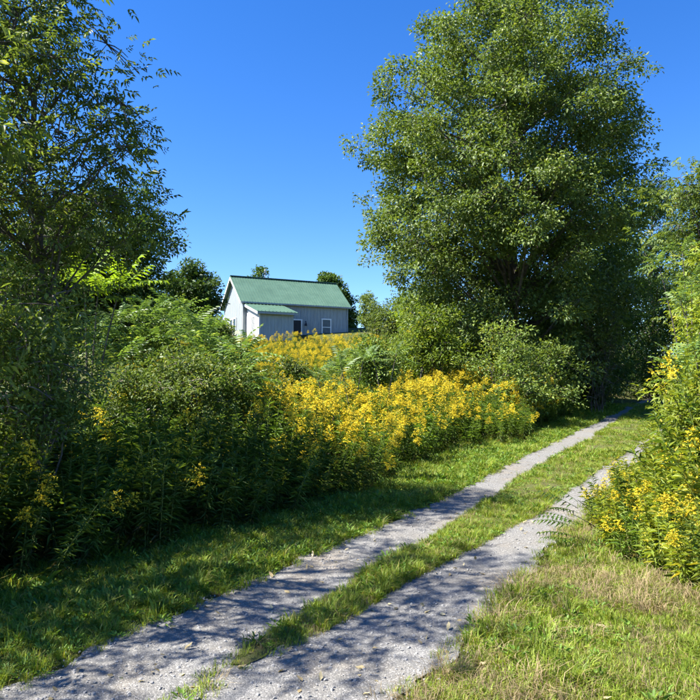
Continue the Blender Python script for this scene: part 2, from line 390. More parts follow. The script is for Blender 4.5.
place_tufts('grass', 'strip of lush green grass between track and shaded goldenrod stand', lambda y: (edge('L1', y) - 2.6, edge('L1', y) + .28), 24000,
            (lambda x, y: clumped(x, y, 2.2, .12, .2) & (RNG.random(len(x)) < sstep(.16, -.14, x - edge('L1', y))), lambda x, y: pick(len(x), verge)), .42, .95, 3.0, 30)
place_tufts('grass', 'band of short grass growing between the two wheel ruts', lambda y: (edge('L2', y) - .03, edge('M2', y) + .10), 18000,
            (lambda x, y: clumped(x, y, 1.9, .30, .2) & (RNG.random(len(x)) < sstep(4.3, 6.4, y) * .97 + .03), lambda x, y: pick(len(x), lawn)), .45, .9, 3.0, 30)
place_tufts('grass', 'sunlit patchy lawn with dry thatch right of the track', lambda y: (edge('R', y) - .3, edge('R', y) + 4.2), 26000,
            (lambda x, y: clumped(x, y, 1.5, .15, .2) & (RNG.random(len(x)) < sstep(-.18, .14, x - edge('R', y))),
             lambda x, y: np.where(vnoise(x * 1.3 + 50, y * 1.3) + .25 * RNG.random(len(x)) > .56 + .3 * sstep(5.5, 7.5, y), pick(len(x), {7: 1, 8: 1, 0: 1.5, 1: 1.5, 2: 1.5}), pick(len(x), {0: 3, 1: 3, 2: 3, 3: 3, 9: .2, 10: .2, 4: .5, 7: .45, 8: .45}))), .6, 1.05, 2.4, 30)

# pebbles on the gravel
pebs = []
for i in range(3):
    r = np.random.default_rng(90 + i)
    V = np.array([[1, 0, 0], [-1, 0, 0], [0, 1, 0], [0, -1, 0], [0, 0, .7], [0, 0, -.5], [.6, .6, .3], [-.6, .5, .35], [.5, -.6, .3], [-.6, -.6, .3]]) * (1 + .3 * r.random((10, 1)))
    import bmesh
    bm = bmesh.new(); [bm.verts.new(v) for v in V]; bmesh.ops.convex_hull(bm, input=bm.verts)
    me = bpy.data.meshes.new('pebble'); bm.to_mesh(me); bm.free(); me.materials.append(M['stone']); pebs.append(proto(f'pebble_{i}', me))
PEB = proto_collection('pebbles', pebs)
n = 11000; y = 3.0 * (16 / 3.0) ** (RNG.random(n)); x = edge('L1', y) - .1 + (edge('R', y) - edge('L1', y) + .2) * RNG.random(n)
scatter('pebbles', PEB, np.stack([x, y, H(x, y) + .013], -1), rots(n, .5), .003 + .011 * RNG.random(n) ** 4, RNG.integers(0, 3, n), 'loose grey crushed stones strewn over the wheel ruts', 'gravel')

lit = []
for i in range(4):
    r = np.random.default_rng(120 + i); A = Acc(); a = r.random() * 6
    A.add(*leaf_geo(np.zeros((1, 3)), np.array([[cos(a), sin(a), .15]]), np.array([[.2, .1, 1.]]), .045 + .03 * r.random(), .022, np.array([r.random()]), .2, -.2, 'broad')); lit.append(proto(f'fallen_leaf_{i}', A.mesh('fallen_leaf', M['straw'])))
LIT = proto_collection('fallen_leaves', lit)
n = 420; y = 3.0 * (20 / 3.0) ** (RNG.random(n)); x = edge('L1', y) - .6 + (edge('R', y) - edge('L1', y) + 1.8) * RNG.random(n)
scatter('leaf_litter', LIT, np.stack([x, y, H(x, y) + .016], -1), rots(n, .3), .6 + .8 * RNG.random(n), RNG.integers(0, 4, n), 'dry fallen leaves dotted over the gravel and grass', 'leaf litter')

# ------------------------------------------------------------------ goldenrod
def goldenrod_geo(seed, stems=5, h=1.3, spread=.22, bloom=1.0, leaf=1.0, wid=.15):
    r = np.random.default_rng(seed); S, Lf, Fl = Acc(), Acc(), Acc()
    for _ in range(stems):
        a = r.random() * 2 * pi; q = spread * math.sqrt(r.random()); hh = h * (.62 + .5 * r.random())
        p0 = np.array([q * cos(a), q * sin(a), -.03]); la = a + r.normal(0, .7); ln = .05 + .34 * r.random() ** 1.6
        tip = p0 + np.array([cos(la) * ln * hh, sin(la) * ln * hh, hh]); mid = (p0 + tip) / 2 + np.array([-cos(la), -sin(la), 0]) * ln * .25 * hh
        path = bez(p0, mid, tip, 7); S.add(*tube_geo(path, np.linspace(.0045, .002, 7), 4), .3 + .5 * r.random())
        n = int(58 * hh); t = np.sort(.06 + .9 * r.random(n)); c = bez(p0, mid, tip, 60)[(t * 59).astype(int)]
        ph = np.arange(n) * 2.4 + r.normal(0, .4, n); el = -.25 + 1.0 * t + r.normal(0, .25, n)
        D = np.stack([np.cos(ph) * np.cos(el), np.sin(ph) * np.cos(el), np.sin(el)], -1)
        var = np.where(t < .30, r.random(n) * .32, .25 + .75 * r.random(n)); Ln = leaf * (.075 + .07 * r.random(n)) * np.where(t > .75, .7, 1.)
        Lf.add(*leaf_geo(c, D, np.array([0, 0, 1.]) + .35 * r.normal(size=(n, 3)), Ln, Ln * wid, var, .05, .34))
        if r.random() < .93 * bloom + .02:
            nb = r.integers(12, 19); pl = .16 + .14 * r.random(); bx, by, bz = [], [], []
            fp = []
            for b in range(nb):
                f = b / nb; z0 = -pl * (1 - f); ba = b * 2.4 + r.random(); bl = (.05 + .10 * (1 - f)) * (.7 + .6 * r.random())
                m = int(9 + 17 * (1 - f)); s = np.linspace(.12, 1, m)
                out = bl * s; zz = z0 + bl * (.9 * s - .75 * s * s)
                fp.append(np.stack([out * cos(ba), out * sin(ba), zz + .012], -1) + r.normal(0, .006, (m, 3)))
            fp = np.concatenate(fp) + tip; m = len(fp); Dd = norm(r.normal(size=(m, 3)) + np.array([0, 0, .5]))
            sz = .014 + .011 * r.random(m)
            Fl.add(*leaf_geo(fp, Dd, r.normal(size=(m, 3)) + np.array([0, 0, .8]), sz, sz * .8, np.clip(r.normal(.6, .25, m) + r.normal(0, .12), 0, 1), .1, .1))
    return S, Lf, Fl
ROD = []
for i in range(8):
    S, Lf, Fl = goldenrod_geo(200 + i, 5, 1.25 + .05 * (i % 4), .24)
    ROD.append((S.mesh('stem', M['stem']), Lf.mesh('leaves', M['rod_leaf']), Fl.mesh('flower_plume', M['rod_flower'])))
for i in range(4):      # late, mostly leafy plants with hardly a plume
    S, Lf, Fl = goldenrod_geo(300 + i, 6, 1.2, .26, .09, 1.4, .14)
    if not Fl.V: Fl.add(np.array([[0, 0, 1.2], [.01, 0, 1.2], [0, .01, 1.21]]), [[0, 1, 2]])
    ROD.append((S.mesh('stem', M['stem']), Lf.mesh('leaves', M['rod_leaf']), Fl.mesh('flower_plume', M['rod_flower'])))
for i in range(4):      # broad-leaved yellowing plants of the right bank
    S, Lf, Fl = goldenrod_geo(320 + i, 6, 1.2, .24, .08, 1.4, .2)
    if not Fl.V: Fl.add(np.array([[0, 0, 1.2], [.01, 0, 1.2], [0, .01, 1.21]]), [[0, 1, 2]])
    ROD.append((S.mesh('stem', M['stem']), Lf.mesh('leaves', M['bank']), Fl.mesh('flower_plume', M['rod_flower'])))
# the far ones as single joined clumps
def join_meshes(name, ms):
    V, F, A, MI, n = [], [], [], [], 0
    for j, m in enumerate(ms):
        v = np.empty(len(m.vertices) * 3, np.float32); m.vertices.foreach_get('co', v); f = np.empty(len(m.loops), np.int32); m.loops.foreach_get('vertex_index', f)
        a = np.empty(len(m.vertices), np.float32); m.attributes['var'].data.foreach_get('value', a)
        V.append(v.reshape(-1, 3)); F.append(f.reshape(-1, 3) + n); A.append(a); MI.append(np.full(len(f) // 3, j, np.int32)); n += len(v) // 3
    me = np_mesh(name, np.concatenate(V), np.concatenate(F), None, np.concatenate(A))
    for m in ms: me.materials.append(m.materials[0])
    me.polygons.foreach_set('material_index', np.concatenate(MI)); return me
RODCOL = proto_collection('goldenrod_clumps', [proto(f'goldenrod_clump_{i:02d}', join_meshes('goldenrod_clump', m)) for i, m in enumerate(ROD)])

def rod_field(n):
    """candidate spots (x, y, variant, zone)"""
    out = []
    def poisson(cands, dmin):
        cell = {}; res = []
        for p in cands:
            k = (int(p[0] // dmin), int(p[1] // dmin)); ok = True
            for i in (-1, 0, 1):
                for j in (-1, 0, 1):
                    for q in cell.get((k[0] + i, k[1] + j), ()):
                        if (q[0] - p[0]) ** 2 + (q[1] - p[1]) ** 2 < dmin * dmin: ok = False
            if ok: cell.setdefault(k, []).append(p); res.append(p)
        return res
    # left stand along the track
    y = 4.6 + 18.5 * RNG.random(9000); t = RNG.random(9000); x = trail_x(y) - (1.75 - .6 * sstep(12, 20, y) + .9 * (vnoise(y * .8, 2.) - .5)) - t * (5.2 - 1.5 * sstep(14, 20, y))
    c = [p for p in zip(x, y) if p[0] > -.62 * p[1] - .8]
    out += [(p[0], p[1], 'left') for p in poisson(c, .33)]
    # field up to the house
    y = 12 + 36 * RNG.random(14000); x = -12 + 26 * RNG.random(14000)
    c = [p for p in zip(x, y) if p[0] < trail_x(p[1]) - 5.5 and abs(p[0]) < .62 * p[1] and p[0] > -.30 * p[1] - 1.0 and vnoise(p[0] * .35 + 9, p[1] * .35) > .30]
    out += [(p[0], p[1], 'field') for p in poisson(c, .55)]
    # right bank
    y = 4.4 + 13 * RNG.random(5000); x = np.interp(y, [4, 5.2, 6.2, 8, 11, 14, 18], [3.0, 2.6, 2.45, 2.8, 4.5, 6.4, 8.9]) + 3.4 * RNG.random(5000)
    c = [p for p in zip(x, y) if p[0] < .64 * p[1] + .8]
    out += [(p[0], p[1], 'right') for p in poisson(c, .31)]
    return out
spots = rod_field(0)
def shadeside(x, y): return x < .05 * y - 1.5
ind, rest = [], []
spots.sort(key=lambda p: math.hypot(p[0], p[1]))
cap = {'left': 190, 'right': 100, 'field': 10}; cnt = {'left': 0, 'right': 0, 'field': 0}
ROD_LABEL = {
    'shade': ('leafy goldenrod clump in the shaded stand at the left verge', 'goldenrods in the shaded stand left of the track'),
    'sun': ('bright yellow goldenrod clump in the sunlit stand beside the left rut', 'goldenrods in the sunlit stand left of the track'),
    'right': ('yellow-green goldenrod clump on the bank right of the track', 'goldenrods on the right bank'),
    'field': ('yellow goldenrod clump in the rising meadow below the house', 'goldenrods in the meadow below the house')}
for (x, y, zn) in spots:
    px = 350 + FPX * x / y
    key = zn if zn != 'left' else ('shade' if px < 300 else 'sun')
    if key == 'right': var = int(RNG.choice(np.arange(16), p=[.006] * 8 + [.058] * 4 + [.18] * 4))
    elif key == 'shade': var = int(RNG.choice(np.arange(12), p=([.008] * 8 + [.234] * 4) if px < 240 or trail_x(y) - x < 3.0 else ([.045] * 8 + [.16] * 4)))
    else: var = int(RNG.integers(0, 9)) if vnoise(x * .45 + 31, y * .45) < .66 + .5 * float(sstep(24, 32, y)) else int(RNG.integers(8, 12))
    s = .78 + .42 * RNG.random() * RNG.random() ** .3; rz = RNG.random() * 2 * pi
    if key == 'right': s *= .55 + .55 * float(sstep(0, 1.5, x - np.interp(y, [4, 5.2, 6.2, 8, 11, 14, 18], [3.0, 2.6, 2.45, 2.8, 4.5, 6.4, 8.9])))
    if zn == 'left': s *= .80 + .22 * float(sstep(1.4, 2.4, trail_x(y) - x))
    if key == 'field': s *= .88
    vis = abs(px - 350) < 385
    if vis and cnt[zn] < cap[zn]:
        cnt[zn] += 1
        e = empty('goldenrod_clump', (x, y, float(H(x, y))), rz); e.scale = (s, s, s); lean_ = .22 * float(sstep(3.0, 1.4, trail_x(y) - x)) if zn == 'left' else 0.0; e.rotation_mode = 'ZYX'; e.rotation_euler = (RNG.normal(.4 * lean_, .10), RNG.normal(lean_, .10), rz)
        tag(e, ROD_LABEL[key][0], 'goldenrod', ROD_LABEL[key][1])
        for nm, me in zip(('stem', 'leaves', 'flower_plume'), ROD[var]): tag(obj(nm, me, e), kind='stuff')
    else: rest.append((x, y, float(H(x, y)), rz, s, var))
rest = np.array(rest)
scatter('goldenrod_thicket', RODCOL, rest[:, :3], np.stack([RNG.normal(0, .06, len(rest)), RNG.normal(0, .06, len(rest)), rest[:, 3]], -1), rest[:, 4], rest[:, 5].astype(int),
        'mass of yellow goldenrod filling the rising meadow up to the house', 'goldenrod')
print('goldenrod', cnt, len(rest))

# ------------------------------------------------------------------ trees and shrubs
def make_tree(name, label, cat, base, prof, cy, nb, nc, nl, br, cr, L, W, mat, seed, tr=.18, bark='bark', stems=1, group=None,
              shape='lance', up=.55, droop=.25, ry=1.0, flat=.62, shell=.55, trunk_top=.85, comp=False, thin=1.0, gap=.95):
    """prof: (z, centre x, radius) from top to bottom in world metres; nb boughs of nc clumps of nl leaves"""
    r = np.random.default_rng(seed)
    prof = np.array(sorted(prof)); zs = prof[:, 0]
    bx, by = base; bz = float(H(bx, by)) - .05
    W_, T_, Lf = Acc(), Acc(), Acc()
    zz = np.linspace(zs[0], zs[-1], 400); rr = np.interp(zz, zs, prof[:, 2]); pdf = rr ** 1.3 + .05; pdf /= pdf.sum()
    top = np.array([np.interp(zs[-1] - .6, zs, prof[:, 1]), cy, bz + (zs[-1] - bz) * trunk_top])
    stem_paths = []
    for s in range(stems):
        a = 2 * pi * s / stems + r.random(); q = 0 if stems == 1 else .12 + .15 * r.random()
        b0 = np.array([bx + q * cos(a), by + q * sin(a), bz])
        tp = top if stems == 1 else np.array([np.interp(zs[-1], zs, prof[:, 1]) + .6 * prof[:, 2].max() * cos(a), cy + .6 * prof[:, 2].max() * sin(a) * ry, bz + (zs[-1] - bz) * (.55 + .35 * r.random())])
        pth = bez(b0, (b0 + tp) / 2 + np.array([(bx - tp[0]) * .3, (by - tp[1]) * .3, .1 * (zs[-1] - bz)]), tp, 14)
        pth[1:-1] += r.normal(0, .025 * (zs[-1] - bz) ** .5, (12, 3)) * [1, 1, .2]
        stem_paths.append(pth); rad = tr * (1 - np.linspace(0, 1, 14) ** 1.0 * .88); rad[0] *= 1.3
        W_.add(*tube_geo(pth, rad, 8 if stems == 1 else 6))
    allp = np.concatenate(stem_paths)
    # bough centres, spread out by rejection
    cs = []
    for _ in range(nb * 30):
        if len(cs) >= nb: break
        z = r.choice(zz, p=pdf); a = r.random() * 2 * pi; u = r.random() ** (shell)
        R = np.interp(z, zs, prof[:, 2]); c = np.array([np.interp(z, zs, prof[:, 1]) + max(R - br * .75, .1) * u * cos(a), cy + max(R - br * .75, .1) * u * sin(a) * ry, z])
        if all(np.linalg.norm((c - q) * [1, 1, 1.4 if flat < .8 else 1.0]) > br * gap for q in cs) or r.random() < .04: cs.append(c)
    for c in cs:
        hd = np.hypot(*(c[:2] - np.array([np.interp(c[2], zs, prof[:, 1]), cy])))
        want = c[2] - up * hd - .3; j = np.argmin(np.abs(allp[:, 2] - want) + .25 * np.hypot(allp[:, 0] - c[0], allp[:, 1] - c[1])); p0 = allp[j]
        ax = norm((c - p0)[None])[0]; end = c + ax * br * .5
        path = bez(p0, p0 * .45 + c * .55 + np.array([0, 0, .12 * hd]), end, 9); path[1:-1] += r.normal(0, .03 * br, (7, 3))
        r0 = min(tr * .42, .018 + .014 * np.linalg.norm(c - p0)); T_.add(*tube_geo(path, np.linspace(r0, .008, 9) * thin, 5))
        b_r = br * (.75 + .5 * r.random()); out = (c - np.array([np.interp(c[2], zs, prof[:, 1]), cy, c[2] - 1.0])); out = out / max(np.linalg.norm(out), .1)
        v = norm(r.normal(size=(nc, 3))) * (r.random((nc, 1)) ** .45); K = c + v * np.array([b_r, b_r, b_r * flat]) + out * .15
        K[:, 2] = np.maximum(K[:, 2], bz + .15)
        bv = r.normal(0, .07)
        for q in K:
            jj = np.argmin(np.linalg.norm(path[3:] - q, axis=1)) + 3; pj = path[jj]
            tw = bez(pj, (pj + q) / 2 + np.array([0, 0, .12 * np.linalg.norm(q - pj)]), q, 4); T_.add(*tube_geo(tw, np.linspace(.010, .005, 4), 3))
        n = nc * nl; ci = np.repeat(np.arange(nc), nl); off = np.clip(r.normal(size=(n, 3)), -1.5, 1.5) * np.array([cr, cr, cr * .55]) * .62
        P = K[ci] + off; D = norm(off + .05 * r.normal(size=(n, 3))) * .6 + r.normal(size=(n, 3)) * .45 + out * .35 + np.array([0, 0, -droop])
        N = np.array([0, 0, 1.]) + .55 * r.normal(size=(n, 3)) + out * .35
        sz = (.6 + .8 * r.random(n)); var = np.clip(.5 + bv + r.normal(0, .10, nc)[ci] + r.normal(0, .17, n), 0, 1)
        if comp:        # leaflets in pairs along a stalk
            m = 7; P, D, N, sz, var = [q[:n // m] if q.ndim == 1 else q[:n // m] for q in (P[::m], D[::m], N[::m], sz[::m], var[::m])]
            D = norm(D); S = norm(np.cross(N, D)); k = len(P); fr = np.array([.3, .3, .58, .58, .85, .85, 1.]); sd2 = np.array([-1, 1, -1, 1, -1, 1, 0.])
            P = (P[:, None] + D[:, None] * (fr[None, :, None] * (L * 2.0 * sz)[:, None, None])).reshape(-1, 3)
            D2 = (D[:, None] * (.55 + .45 * (sd2 == 0))[None, :, None] + S[:, None] * sd2[None, :, None] * .85).reshape(-1, 3) + r.normal(0, .14, (k * m, 3)) + np.array([0, 0, -.28])
            N = np.repeat(N, m, 0) + r.normal(0, .15, (k * m, 3)); D = D2; sz = np.repeat(sz, m) * (.85 + .3 * r.random(k * m)); var = np.clip(np.repeat(var, m) + r.normal(0, .06, k * m), 0, 1)
        Lf.add(*leaf_geo(P, D, N, L * sz, W * sz, var, .12, .15, shape))
    e = empty(name, (0, 0, 0)); e.location = (bx, by, bz); tag(e, label, cat, group)
    off = np.array([bx, by, bz])
    for A in (W_, T_, Lf): A.V = [v - off for v in A.V]
    obj('trunk', W_.mesh('trunk', M[bark], True), e); obj('branches', T_.mesh('branches', M[bark], True), e)
    cw = obj('crown', Lf.mesh('crown', M[mat]), e)
    return e

def prof_px(rows, y):
    out = []
    for py, l, rr in rows:
        xl, z = at(l, py, y); xr, _ = at(rr, py, y); out.append((z, (xl + xr) / 2, (xr - xl) / 2))
    return out

# the big tree beside the track
Y = 26.0
bx = at(512, 380, Y)[0]
make_tree('big_tree', 'tall spreading broadleaf tree beside the track, right of the house', 'tree', (bx, Y),
          prof_px([(-4, 482, 565), (18, 446, 590), (50, 402, 613), (100, 372, 635), (150, 358, 645), (200, 366, 650), (242, 352, 652), (280, 372, 645), (330, 390, 632), (380, 425, 605)], Y),
          Y, 225, 11, 90, 1.05, .38, .125, .068, 'maple', 1, tr=.24, shell=.45, droop=.25, flat=.85, thin=.75, gap=1.15)

# left tree (long-leaved, rising out of frame)
Y = 8.4
make_tree('ash_tree', 'tall airy tree reaching out of the picture top at left', 'tree', (at(57, 300, Y)[0], Y),
          prof_px([(-150, -60, 60), (-110, -85, 90), (-60, -100, 98), (0, -110, 100), (60, -120, 128), (110, -120, 152), (155, -120, 174), (190, -115, 168), (235, -110, 160), (275, -90, 125), (300, -70, 95)], Y),
          Y, 92, 8, 49, .56, .29, .074, .026, 'ash', 2, tr=.085, shell=.5, droop=.3, ry=.62, comp=True, thin=.55)
# nearer tree at the left edge, mostly out of frame
make_tree('ash_tree', 'near dark tree whose leafy branches hang in at the left edge', 'tree', (-4.9, 5.2),
          [(7.7, -4.8, .9), (6.6, -4.8, 1.7), (4.6, -4.7, 2.2), (3.6, -4.7, 2.2), (2.4, -4.7, 2.2), (1.5, -4.7, 2.0)], 5.2, 46, 8, 56, .75, .34, .095, .03, 'ash', 3, tr=.11, shell=.5, droop=.4, comp=True)
# dark tree behind the sumac
Y = 23.0
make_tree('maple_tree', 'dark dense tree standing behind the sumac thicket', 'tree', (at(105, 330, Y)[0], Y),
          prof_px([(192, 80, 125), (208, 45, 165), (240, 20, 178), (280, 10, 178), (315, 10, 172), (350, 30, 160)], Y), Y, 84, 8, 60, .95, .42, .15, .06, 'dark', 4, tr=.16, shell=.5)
Y = 21.0
make_tree('maple_tree', 'shadowed tree behind the left edge thicket', 'tree', (at(-10, 330, Y)[0], Y),
          prof_px([(190, -60, 20), (230, -90, 60), (280, -90, 70), (340, -80, 60)], Y), Y, 34, 8, 50, .95, .42, .15, .06, 'dark', 5, tr=.16)
# round tree by the house
Y = 50.0
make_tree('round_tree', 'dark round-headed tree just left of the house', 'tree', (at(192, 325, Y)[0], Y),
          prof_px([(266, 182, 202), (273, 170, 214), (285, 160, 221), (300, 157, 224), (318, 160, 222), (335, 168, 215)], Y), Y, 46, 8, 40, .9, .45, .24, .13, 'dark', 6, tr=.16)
# trees behind the house
make_tree('background_tree', 'tree whose tip shows above the middle of the roof ridge', 'tree', (at(257, 300, 72)[0], 72),
          prof_px([(272, 254, 262), (278, 249, 267), (290, 246, 270), (320, 246, 270)], 72), 72, 16, 7, 40, .9, .45, .26, .14, 'dark', 7, tr=.16)
make_tree('background_tree', 'dark tree rising behind the right end of the house', 'tree', (at(335, 330, 68)[0], 68),
          prof_px([(277, 320, 332), (284, 316, 344), (300, 314, 352), (320, 314, 354), (340, 318, 354)], 68), 68, 90, 8, 52, .7, .45, .26, .14, 'dark', 8, tr=.16)
make_tree('background_tree', 'small pale tree tip far behind, right of the house', 'tree', (at(366, 330, 75)[0], 75),
          prof_px([(294, 362, 371), (305, 358, 376), (330, 356, 380)], 75), 75, 14, 7, 40, .8, .45, .24, .12, 'shrub', 9, tr=.12)
for i, (px, y, top, hw, mt, lb) in enumerate([
        (378, 52, 306, 24, 'shrub', 'leafy tree of the hedgerow nearest the house corner'),
        (402, 44, 298, 26, 'shrub', 'rounded tree of the hedgerow under the big tree\'s left boughs'),
        (425, 36, 292, 30, 'lime', 'light green hedgerow tree behind the goldenrod, left of the big trunk'),
        (452, 32, 306, 32, 'maple', 'dark hedgerow tree beneath the big crown')]):
    make_tree('hedgerow_tree', lb, 'tree', (at(px, 350, y)[0], y), prof_px([(top, px - hw * .3, px + hw * .3), (top + 14, px - hw * .8, px + hw * .8), (top + 40, px - hw, px + hw), (top + 70, px - hw, px + hw)], y), y,
              30, 8, 45, .8, .4, .17, .08, mt, 30 + i, tr=.09, group='hedgerow trees right of the house')

for i, (px, y, lb) in enumerate([(150, 38, 'low leafy shrub on the rise behind the sumac thicket, below the round tree'), (212, 44, 'low shrub beside the house gable')]):
    make_tree('yard_shrub', lb, 'shrub', (at(px, 350, y)[0], y), prof_px([(312 + 9 * i, px - 12, px + 12), (320 + 8 * i, px - 24, px + 20), (338, px - 30, px + 24), (352, px - 30, px + 24)], y), y, 26, 8, 45, .7, .4, .17, .08, 'shrub', 90 + i, tr=.05, stems=5, group='shrubs on the rise left of the house')
for i, (px, y, top, lb) in enumerate([(372, 19, 352, 'low green shrub standing in the meadow beside the young sumacs'), (405, 23, 343, 'leafy green bush at the right side of the meadow'), (348, 27, 350, 'low green bush in the meadow below the house window'), (292, 22, 368, 'small dark green bush among the goldenrods below the lean-to')]):
    make_tree('meadow_shrub', lb, 'shrub', (at(px, 380, y)[0], y), prof_px([(top, px - 8, px + 8), (top + 8, px - 18, px + 18), (top + 20, px - 24, px + 24), (top + 34, px - 22, px + 22)], y), y, 14, 8, 44, .42, .26, .10, .045, 'shrub' if i != 3 else 'maple', 96 + i, tr=.025, stems=6, shell=.9, group='shrubs in the meadow')
# the dark wood the track runs into
for i, (px, y, top, bot, hw, mt, lb) in enumerate([
        (600, 31, 205, 400, 48, 'dark', 'shadowed woodland tree straight behind the end of the track'),
        (652, 34, 190, 410, 48, 'dark', 'dark woodland tree right of the track end'),
        (560, 29, 285, 402, 40, 'dark', 'low shadowed tree under the right half of the big crown'),
        (700, 38, 200, 420, 60, 'dark', 'deepest dark tree at the right woodland edge'),
        (625, 46, 210, 420, 80, 'dark', 'tall tree closing the gap at the end of the track'),
        (500, 40, 240, 400, 90, 'dark', 'wide dark tree showing behind the big trunk')]):
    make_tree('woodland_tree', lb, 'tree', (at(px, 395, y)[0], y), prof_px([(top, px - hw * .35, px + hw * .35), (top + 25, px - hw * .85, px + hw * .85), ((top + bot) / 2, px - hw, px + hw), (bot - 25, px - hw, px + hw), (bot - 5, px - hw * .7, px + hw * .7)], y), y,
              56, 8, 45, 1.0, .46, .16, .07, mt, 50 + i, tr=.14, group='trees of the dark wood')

# pale trees and tall shrubs on the right
Y = 18.0
make_tree('boxelder_tree', 'sunlit yellow-green tree at the right edge behind the bank shrubs', 'tree', (at(690, 330, Y)[0], Y),
          prof_px([(162, 690, 730), (180, 668, 760), (205, 660, 785), (240, 658, 790), (280, 662, 790), (330, 668, 780)], Y), Y, 54, 8, 70, .85, .38, .11, .044, 'shrub', 71, tr=.13, comp=True)
Y = 14.5
make_tree('boxelder_tree', 'yellow-green sapling leaning in at the right edge above the bank', 'tree', (at(735, 380, Y)[0], Y),
          prof_px([(225, 715, 755), (250, 696, 790), (285, 685, 805), (320, 680, 805), (350, 680, 795)], Y), Y, 36, 8, 63, .65, .32, .10, .034, 'bank', 72, tr=.08, comp=True)
Y = 11.0
make_tree('bank_shrub', 'tall loose shrub on the right bank at the picture edge', 'shrub', (at(725, 420, Y)[0], Y),
          prof_px([(310, 705, 750), (335, 684, 780), (370, 668, 790), (410, 660, 790), (440, 665, 790)], Y), Y, 52, 8, 48, .5, .28, .09, .034, 'bank', 73, tr=.035, stems=5)
Y = 8.6
make_tree('bank_shrub', 'leafy green shrub among the goldenrod on the right bank', 'shrub', (at(715, 470, Y)[0], Y),
          prof_px([(375, 705, 745), (395, 685, 770), (430, 668, 780), (465, 660, 780), (500, 665, 780)], Y), Y, 40, 8, 42, .42, .24, .085, .03, 'bank', 74, tr=.025, stems=5)

# shrubs on the left
Y = 11.5
make_tree('honeysuckle_shrub', 'twiggy small-leaved bush between sumac and shaded goldenrods', 'shrub', (at(185, 420, Y)[0], Y),
          prof_px([(366, 150, 225), (380, 112, 250), (395, 95, 262), (415, 90, 268), (440, 95, 265)], Y), Y, 44, 9, 56, .45, .24, .062, .032, 'shrub', 81, tr=.02, stems=7, bark='twig', ry=.6, thin=.6)
make_tree('honeysuckle_shrub', 'small-leaved bush at the far left in front of the dark tree', 'shrub', (at(30, 440, 7.6)[0], 7.6),
          prof_px([(285, -20, 45), (310, -50, 78), (350, -70, 95), (400, -70, 100), (450, -60, 90)], 7.6), 7.6, 48, 9, 36, .42, .22, .062, .027, 'shrub', 82, tr=.03, stems=6, bark='twig')
# shrubs before the big tree
Y = 20.0
make_tree('young_shrub', 'pale green upright shrub rising beside goldenrod at the big tree\'s foot', 'shrub', (at(500, 400, Y)[0], Y),
          prof_px([(328, 485, 515), (345, 472, 535), (370, 462, 552), (395, 465, 560), (415, 475, 555)], Y), Y, 22, 8, 44, .6, .26, .10, .045, 'shrub', 83, tr=.03, stems=8, shell=.9)
make_tree('young_shrub', 'light green small-leaved shrub left of the big trunk', 'shrub', (at(432, 380, 21)[0], 21),
          prof_px([(312, 418, 440), (330, 405, 458), (352, 400, 465), (375, 402, 462)], 21), 21, 16, 8, 44, .7, .3, .11, .055, 'lime', 84, tr=.04, stems=5, shell=.9)
make_tree('young_shrub', 'leafy shrub where the left rut meets the wood', 'shrub', (at(548, 405, 22)[0], 22),
          prof_px([(345, 530, 556), (365, 518, 575), (392, 516, 580), (412, 522, 572)], 22), 22, 18, 8, 44, .65, .28, .11, .05, 'shrub', 85, tr=.04, stems=6, shell=.9)
make_tree('young_shrub', 'dark bush at the track end under the wood\'s shade', 'shrub', (at(598, 400, 26)[0], 26),
          prof_px([(340, 585, 612), (360, 575, 622), (385, 572, 624), (403, 578, 616)], 26), 26, 24, 8, 40, .6, .32, .12, .055, 'maple', 86, tr=.04, stems=5)

# ------------------------------------------------------------------ sumac: each frond an object of its own
def frond_mesh(seed, mat, pairs=8, length=.46, ll=.115, lw=.036, arch=.55):
    r = np.random.default_rng(seed); A = Acc(); m = pairs
    t = np.linspace(0, 1, 24); rach = np.stack([length * t, .02 * np.sin(3 * t) * r.normal(), length * (.35 * t - arch * t * t)], -1)
    V, F = tube_geo(rach[::3], np.linspace(.004, .0015, 8), 3); A.add(V, F, .75)
    tt = .18 + .8 * np.arange(m) / (m - 1); c = np.stack([np.interp(tt, t, rach[:, i]) for i in range(3)], -1)
    for s in (-1, 1):
        D = np.tile([[.45, s * 1.0, -.30]], (m, 1)) + r.normal(0, .08, (m, 3)); sz = (.65 + .35 * np.sin(pi * (.15 + .75 * tt)))
        A.add(*leaf_geo(c, D, np.array([[.1, 0, 1.]]) + r.normal(0, .12, (m, 3)), ll * sz * (.9 + .2 * r.random(m)), lw * sz, np.clip(r.normal(.5, .17, m), 0, .99), .06, .2))
    A.add(*leaf_geo(c[-1:], np.array([[1, 0, -.4]]), np.array([[0, 0, 1.]]), ll * .7, lw * .8, .6, .06, .2))
    return A.mesh('frond', M[mat])
FR = [frond_mesh(400 + i, 'sumac') for i in range(5)]
FRL = [frond_mesh(410 + i, 'sumac_backlit', arch=.2) for i in range(4)]
FRD = [frond_mesh(420 + i, 'dark', pairs=8, length=.44, ll=.11, lw=.022, arch=.25) for i in range(3)]

